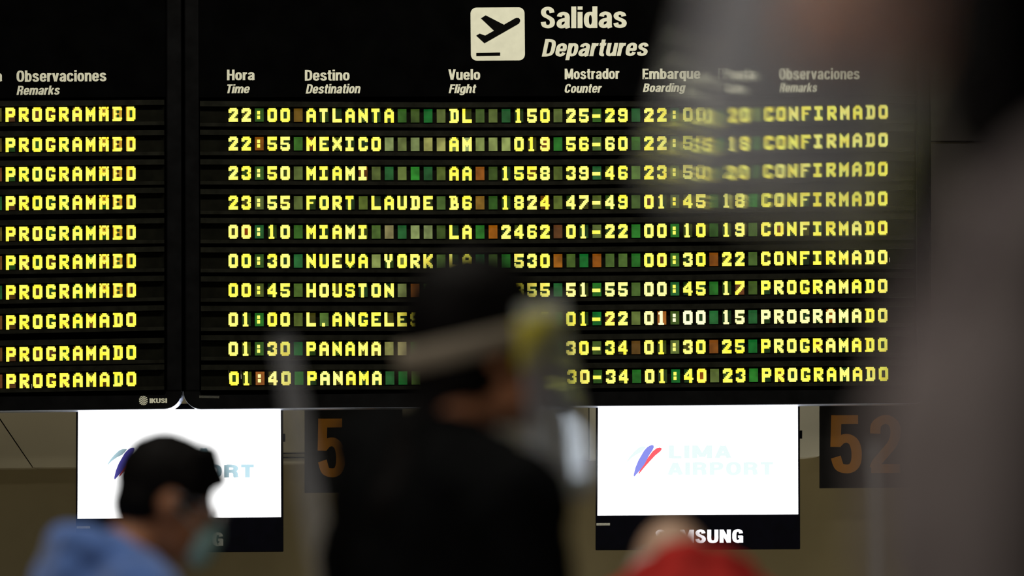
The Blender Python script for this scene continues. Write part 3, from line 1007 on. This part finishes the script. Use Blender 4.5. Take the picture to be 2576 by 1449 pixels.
def fuse(bm, name, voxel, smooth=3, disp=0.0, dscale=0.05):
    """fuse overlapping volumes into one continuous skin"""
    me = bpy.data.meshes.new(name)
    bmesh.ops.recalc_face_normals(bm, faces=bm.faces)
    bm.to_mesh(me)
    bm.free()
    o = bpy.data.objects.new('f', me)
    C.objects.link(o)
    r = o.modifiers.new('r', 'REMESH')
    r.mode = 'VOXEL'
    r.voxel_size = voxel
    s = o.modifiers.new('s', 'SMOOTH')
    s.iterations = smooth
    s.factor = 0.6
    if disp:
        tx = bpy.data.textures.new('folds', 'CLOUDS')
        tx.noise_scale = dscale
        dm = o.modifiers.new('d', 'DISPLACE')
        dm.texture = tx
        dm.strength = disp
        dm.mid_level = 0.5
    dg = bpy.context.evaluated_depsgraph_get()
    out = bpy.data.meshes.new_from_object(o.evaluated_get(dg))
    out.name = name
    bpy.data.objects.remove(o)
    for p in out.polygons: p.use_smooth = True
    return out


def person(label, px, py, Y, heading, s, lean=0.0, head_pitch=0.0, head_yaw=0.0, head_fwd=0.03, arms=((0.06, 0), (0.06, 0)),
           skin='skin', top='jacket_black', hair='hair', hairstyle='short', hood=False, fold=0.014, neck_up=0.0, head_side=0.0, shoulder=0.18, sdrop=0.0):
    """full standing figure; the centre of the head comes to the pixel (px,py) in the plane Y"""
    hc = P(px, py, Y)
    Rl = Matrix.Rotation(lean, 3, 'Y')                 # lean forward about the hips (local +X is forward)
    up = lambda v: Rl @ Vector(v)
    headc = up((head_fwd, head_side, 0.68 + neck_up))           # above the pelvis
    R = Matrix.Rotation(heading, 3, 'Z')
    pel = hc - R @ (headc * s)
    leg = pel.z / s                                     # pelvis height in figure units
    root = empty('person', (pel.x, pel.y, 0.0), heading)
    root.scale = (s, s, s)
    tag(root, label, 'person')
    B = lambda v: up(v) + Vector((0, 0, leg))
    Hm = Matrix.Translation(B((head_fwd, head_side, 0.68 + neck_up))) @ Matrix.Rotation(head_yaw, 4, 'Z') @ Matrix.Rotation(head_pitch, 4, 'Y')
    hv = lambda *v: Hm @ Vector(v)
    Hr = Hm.to_3x3()
    # ---- body: one continuous surface
    bm = bmesh.new()
    ell(bm, hv(-0.010, 0, 0.030), (0.097, 0.076, 0.095), Hr, 24)
    ell(bm, hv(0.035, 0, -0.035), (0.058, 0.056, 0.083), Hr, 24)
    ell(bm, hv(0.066, 0, -0.100), (0.026, 0.028, 0.022), Hr)
    ell(bm, hv(0.020, 0.042, -0.070), (0.045, 0.016, 0.030), Hr)
    ell(bm, hv(0.020, -0.042, -0.070), (0.045, 0.016, 0.030), Hr)
    ell(bm, hv(0.080, 0, 0.014), (0.016, 0.048, 0.012), Hr)
    cap(bm, hv(0.090, 0, 0.004), hv(0.110, 0, -0.034), 0.008, 0.013)
    ell(bm, hv(0.096, 0.011, -0.038), (0.012, 0.009, 0.008), Hr)
    ell(bm, hv(0.096, -0.011, -0.038), (0.012, 0.009, 0.008), Hr)
    ell(bm, hv(0.092, 0, -0.062), (0.010, 0.023, 0.006), Hr)
    ell(bm, hv(0.090, 0, -0.073), (0.010, 0.020, 0.006), Hr)
    for sy in (1, -1):
        ell(bm, hv(-0.008, 0.078 * sy, -0.012), (0.019, 0.009, 0.033), Hr)
        ell(bm, hv(0.066, 0.036 * sy, -0.030), (0.018, 0.020, 0.018), Hr)
    cap(bm, hv(-0.022, 0, -0.050), B((-0.03, 0, 0.50)), 0.056, 0.062)
    ell(bm, B((0, 0, 0.34)), (0.105, 0.15, 0.20), Rl)
    ell(bm, B((0, 0, 0.12)), (0.10, 0.135, 0.16), Rl)
    ell(bm, B((-0.005, 0, 0.0)), (0.11, 0.155, 0.11))
    arm_pts = []
    for sy, (spread, fwd) in ((1, arms[0]), (-1, arms[1])):
        sh = B((-0.01, shoulder * sy, 0.455 - sdrop + (0.085 if spread > 0.8 else 0)))
        el = sh + up((0.29 * math.sin(fwd) * math.cos(spread * 0.5), 0.29 * math.sin(spread) * sy, -0.29 * math.cos(fwd) * math.cos(spread)))
        bend = fwd + (1.5 if fwd > 0.4 else 0.15)
        wr = el + up((0.25 * math.sin(bend), -0.05 * sy if fwd > 0.4 else 0.02 * sy, -0.25 * math.cos(bend)))
        arm_pts.append((sh, el, wr, sy))
        cap(bm, B((-0.02, 0.06 * sy, 0.49)), sh, 0.055, 0.058)
        cap(bm, sh, el, 0.052, 0.040)
        cap(bm, el, wr, 0.040, 0.026)
        d = (wr - el).normalized()
        side = Vector((0, 1, 0)).cross(d).normalized()
        pc = wr + d * 0.055
        q = d.to_track_quat('Z', 'Y').to_matrix()
        ell(bm, pc, (0.040, 0.016, 0.050), q)
        ax = q @ Vector((1, 0, 0)); az = q @ Vector((0, 1, 0))
        for k, ln in enumerate((0.066, 0.074, 0.070, 0.056)):
            b0 = wr + d * 0.09 + ax * (-0.027 + 0.018 * k)
            b1 = b0 + d * ln * 0.55 + az * 0.008
            b2 = b1 + d * ln * 0.42 + az * 0.016
            cap(bm, b0, b1, 0.0095, 0.0085, seg=8)
            cap(bm, b1, b2, 0.0085, 0.0075, seg=8)
        t0 = wr + d * 0.03 - ax * 0.032
        t1 = t0 + d * 0.035 - ax * 0.022
        cap(bm, t0, t1, 0.012, 0.010, seg=8)
        cap(bm, t1, t1 + d * 0.03, 0.010, 0.008, seg=8)
    hip = {}
    for sy in (1, -1):
        h = Vector((0, 0.085 * sy, leg - 0.03)); k = Vector((0.02, 0.10 * sy, leg * 0.52)); a = Vector((-0.02, 0.11 * sy, 0.09))
        hip[sy] = (h, k, a)
        cap(bm, h, k, 0.088, 0.056)
        cap(bm, k, a, 0.054, 0.036)
        cap(bm, a + Vector((0, 0, -0.03)), a + Vector((0.15, 0.01 * sy, -0.05)), 0.04, 0.033)
    bodym = fuse(bm, 'body', 0.0085, 3)
    link('body', bodym, root, (M[skin],))
    # ---- eyes
    for sy in (1, -1):
        bm = bmesh.new()
        ell(bm, hv(0.071, 0.030 * sy, -0.004), (0.012, 0.014, 0.010), Hr, 12)
        e = link('eye', finish(bm, 'eye'), root, (M['eye'],))
    # ---- top garment
    bm = bmesh.new()
    ell(bm, B((0.0, 0, 0.33)), (0.128, 0.172, 0.215), Rl)
    ell(bm, B((0.0, 0, 0.12)), (0.122, 0.158, 0.18), Rl)
    ell(bm, B((0.0, 0, -0.02)), (0.13, 0.172, 0.12))
    for sh, el, wr, sy in arm_pts:
        cap(bm, B((-0.025, 0.05 * sy, 0.485)), sh, 0.076, 0.080)
        ell(bm, B((-0.03, 0.07 * sy, 0.42)), (0.10, 0.11, 0.12), Rl)
        cap(bm, sh, el, 0.068, 0.054)
        cap(bm, el, wr - (wr - el) * 0.1, 0.053, 0.038)
    cap(bm, B((-0.03, 0, 0.47)), B((-0.025, 0, 0.515)), 0.082, 0.074)
    if hood:
        for k in range(9):
            a = math.radians(70 + 220 * k / 8)
            ell(bm, B((-0.035 + 0.095 * math.cos(a), 0.105 * math.sin(a), 0.515 - 0.018 * math.cos(a))), (0.045, 0.045, 0.042))
        ell(bm, B((-0.125, 0, 0.45)), (0.055, 0.11, 0.085), Rl)
    link('jacket' if not hood else 'hooded_sweater', fuse(bm, 'top', 0.011, 4, fold, 0.09), root, (M[top],))
    # ---- trousers, shoes
    bm = bmesh.new()
    ell(bm, Vector((0, 0, leg - 0.03)), (0.12, 0.163, 0.12))
    for sy in (1, -1):
        h, k, a = hip[sy]
        cap(bm, h, k, 0.097, 0.07)
        cap(bm, k, a + Vector((0, 0, 0.02)), 0.07, 0.058)
    link('trousers', fuse(bm, 'trousers', 0.014, 3, 0.01, 0.09), root, (M['trousers'],))
    for sy in (1, -1):
        h, k, a = hip[sy]
        bm = bmesh.new()
        cap(bm, a + Vector((-0.02, 0, -0.035)), a + Vector((0.17, 0.012 * sy, -0.045)), 0.052, 0.043)
        me = fuse(bm, 'shoe', 0.009, 2)
        for v in me.vertices: v.co.z = max(v.co.z, 0.0)
        link('shoe', me, root, (M['shoe'],))
    # ---- hair
    bm = bmesh.new()
    if hairstyle == 'short':
        ell(bm, hv(-0.014, 0, 0.042), (0.104, 0.084, 0.098), Hr, 24)
        ell(bm, hv(-0.050, 0, -0.010), (0.062, 0.072, 0.075), Hr, 24)
        for k in range(7):
            y = -0.06 + 0.02 * k
            cap(bm, hv(0.045, y, 0.105), hv(0.098 - abs(y) * 0.3, y * 0.95, 0.062), 0.026, 0.017)
        for sy in (1, -1):
            cap(bm, hv(0.02, 0.070 * sy, 0.05), hv(0.026, 0.074 * sy, 0.0), 0.016, 0.010)
    elif hairstyle == 'long':
        ell(bm, hv(-0.016, 0, 0.044), (0.106, 0.088, 0.100), Hr, 24)
        for k in range(9):
            a = math.radians(100 + 160 * k / 8)
            p0 = hv(-0.015 + 0.085 * math.cos(a), 0.08 * math.sin(a), 0.02)
            p1 = hv(-0.03 + 0.10 * math.cos(a), 0.085 * math.sin(a), -0.11)
            p2 = B((-0.045 + 0.10 * math.cos(a), 0.12 * math.sin(a), 0.38))
            cap(bm, p0, p1, 0.032, 0.042)
            cap(bm, p1, p2, 0.042, 0.032)
    elif hairstyle == 'tied':
        ell(bm, hv(-0.014, 0, 0.044), (0.106, 0.088, 0.102), Hr, 24)
        ell(bm, hv(-0.045, 0, -0.025), (0.068, 0.078, 0.085), Hr, 24)
        cap(bm, hv(-0.06, 0, -0.07), B((-0.11, 0, 0.43)), 0.052, 0.03)
    elif hairstyle == 'fringe_grey':
        for k in range(15):
            a = math.radians(60 + 240 * k / 14)
            ell(bm, hv(-0.012 + 0.09 * math.cos(a), 0.074 * math.sin(a), 0.0), (0.018, 0.018, 0.034), Hr)
    link('hair', fuse(bm, 'hair', 0.007, 2, 0.008, 0.02), root, (M[hair],))
    return root, hv, B, Hr


def arc_sheet(hv, cx, rx, ry, a0, a1, z0, z1, th, flare=0.0, n=40, m=10, wavy=0.0):
    """curved thin sheet around the face: solid, follows an ellipse, flares outwards downwards"""
    bm = bmesh.new()
    grid = {}
    for side in (0, 1):
        for i in range(n + 1):
            for j in range(m + 1):
                a = math.radians(a0 + (a1 - a0) * i / n)
                t = j / m
                z = z1 + (z0 - z1) * t
                off = (0.0 if side else th)
                if wavy and side == 0:
                    off += wavy * (math.sin(a * 9 + 1.3 * math.sin(z * 60)) + 0.6 * math.sin(z * 90 + a * 5))
                k = 1 + flare * t
                co = hv(cx + (rx * k + off) * math.cos(a), (ry * (1 + flare * 0.3 * t) + off) * math.sin(a), z)
                grid[(side, i, j)] = bm.verts.new(co)
    for i in range(n):
        for j in range(m):
            for side in (0, 1):
                f = [grid[(side, i, j)], grid[(side, i + 1, j)], grid[(side, i + 1, j + 1)], grid[(side, i, j + 1)]]
                bm.faces.new(f if side else f[::-1])
    for i in range(n):
        for j in (0, m):
            bm.faces.new((grid[(0, i, j)], grid[(0, i + 1, j)], grid[(1, i + 1, j)], grid[(1, i, j)]))
    for j in range(m):
        for i in (0, n):
            bm.faces.new((grid[(0, i, j)], grid[(0, i, j + 1)], grid[(1, i, j + 1)], grid[(1, i, j)]))
    me = finish(bm, 'sheet')
    for p in me.polygons: p.use_smooth = True
    return me


M['visor_near'] = clear_plastic('visor_plastic_near', 0.12, (0.97, 0.98, 0.98), 1.15)  # haze takes the place of a ceiling reflection on the shield
M['visor_mid'] = clear_plastic('visor_plastic_mid', 0.33, (0.9, 0.95, 1.0), 1.3)
M['strip_clear'] = clear_plastic('strip_plastic', 0.24, refract=False)
M['lens'] = clear_plastic('spectacle_lens', 0.25, (0.9, 0.95, 1.0), 1.3)

# --- person in blue, lower left, in profile towards the right
rt, hv, B, Hr = person('person in blue hooded sweater and pale mask, short black hair, before the left television', 422, 1260, -18.3, math.radians(20), 0.955,
                       lean=math.radians(14), head_pitch=math.radians(14), head_yaw=math.radians(-6), head_fwd=0.045, top='sweater', hood=True, fold=0.03, neck_up=-0.02)
bm = bmesh.new()
ell(bm, hv(0.078, 0, -0.066), (0.040, 0.050, 0.052), Hr, 24)
ell(bm, hv(0.098, 0, -0.050), (0.024, 0.030, 0.036), Hr, 20)
link('face_mask', fuse(bm, 'mask', 0.006, 3), rt, (M['mask'],))
for sy in (1, -1):
    bm = bmesh.new()
    cap(bm, hv(0.07, 0.052 * sy, -0.045), hv(-0.002, 0.083 * sy, -0.006), 0.0022, 0.0022, seg=8)
    link('mask_loop', finish(bm, 'loop'), rt, (M['mask'],))
    bm = bmesh.new()
    ell(bm, hv(0.105, 0.032 * sy, -0.006), (0.003, 0.024, 0.019), Hr, 20)
    link('spectacle_lens', finish(bm, 'lens'), rt, (M['lens'],))
    bm = bmesh.new()
    cap(bm, hv(0.103, 0.055 * sy, 0.0), hv(-0.005, 0.086 * sy, 0.008), 0.002, 0.002, seg=8)
    link('spectacle_arm', finish(bm, 'arm'), rt, (M['pale_metal'],))

# --- dark-haired person with a face shield, centre
rt, hv, B, Hr = person('person with dark tied hair, face shield on pale strap and black jacket, seen from behind', 1214, 878, -20.2, math.radians(34), 1.06,
                       lean=math.radians(4), head_pitch=math.radians(-3), head_yaw=math.radians(-12), head_fwd=0.035, hair='hair', hairstyle='tied', top='jacket_black',
                       arms=((0.92, 0.38), (0.16, 0.15)), fold=0.03, neck_up=-0.01, sdrop=0.02)
def band(z0, z1, rx, ry, th, a0, a1, cx, tilt):
    return arc_sheet(lambda x, y, z: hv(x, y, z + tilt * x), cx, rx, ry, a0, a1, z0, z1, th, n=36, m=2)
link('elastic_strap', band(-0.006, 0.030, 0.112, 0.096, 0.003, 55, 305, -0.014, 0.18), rt, (M['strap'],))
link('foam_pad', band(-0.035, 0.032, 0.112, 0.090, 0.024, -75, 75, -0.014, 0.10), rt, (M['foam'],))
link('visor', arc_sheet(lambda x, y, z: hv(x, y, z + 0.1 * x), -0.014, 0.138, 0.110, -78, 78, -0.235, 0.055, 0.0012, flare=0.26, wavy=0.00004), rt, (M['visor_mid'],))

# --- bald person with red hood, bottom
rt, hv, B, Hr = person('person with bald crown and grey hair in red hooded top, below the glowing lettering', 1692, 1462, -18.9, math.radians(92), 0.88,
                       lean=math.radians(34), head_pitch=math.radians(16), head_yaw=math.radians(-15), head_fwd=0.02, head_side=0.035, skin='skin_pale', hair='hair_grey', hairstyle='fringe_grey',
                       top='red_cloth', hood=True, fold=0.03, neck_up=-0.095)

# --- large blurred person at the right, profile towards the left, face shield
rt, hv, B, Hr = person('large blurred person at right with long black hair, grey jacket and face shield, looking left', 2412, -225, -25.35, math.radians(176), 1.0,
                       lean=math.radians(-3), head_pitch=math.radians(-14), head_yaw=0.0, head_fwd=0.085, hair='hair', hairstyle='long', top='jacket_grey',
                       arms=((0.12, 0.1), (0.15, 0.1)), fold=0.03, shoulder=0.19)
link('visor', arc_sheet(hv, -0.014, 0.157, 0.122, -84, 84, -0.215, 0.075, 0.0005, flare=0.04, wavy=0.000012, n=120, m=60), rt, (M['visor_near'],))
link('elastic_strap', arc_sheet(hv, -0.014, 0.115, 0.098, 70, 290, 0.02, 0.05, 0.003, n=36, m=2), rt, (M['strap'],))
link('foam_pad', arc_sheet(hv, -0.014, 0.118, 0.095, -60, 60, 0.03, 0.065, 0.045, n=30, m=2), rt, (M['foam'],))

# --- two made-up clear strips that give faint pale streaks of unknown cause
def plastic_strip(label, pts, Y, wpx):
    """leaning clear strip from the floor up through the pixel points"""
    top = P(*pts[0], Y); low = P(*pts[1], Y)
    d = (low - top)
    t = top.z / -d.z
    foot = top + d * t
    w = wpx * (Y + 29) / F / 2
    bm = bmesh.new()
    a = [(foot.x - w, 0.0), (foot.x + w, 0.0), (top.x + w, top.z), (top.x - w, top.z)]
    prism_bm(bm, a, Y - 0.002, Y + 0.002)
    o = link('clear_strip', finish(bm, 'clear_strip'), None, (M['strip_clear'],))
    o.location = (0, 0, 0)
    tag(o, label, 'plastic strip', 'added clear strips that give faint pale streaks')
    return o

plastic_strip('faint pale streak given by an added leaning clear strip, left of the dark-haired person', ((712, 850), (815, 1449)), -19.5, 62)
plastic_strip('pale streak given by an added upright clear strip, beside the large blurred person', ((2186, 1112), (2194, 1449)), -18.0, 34)
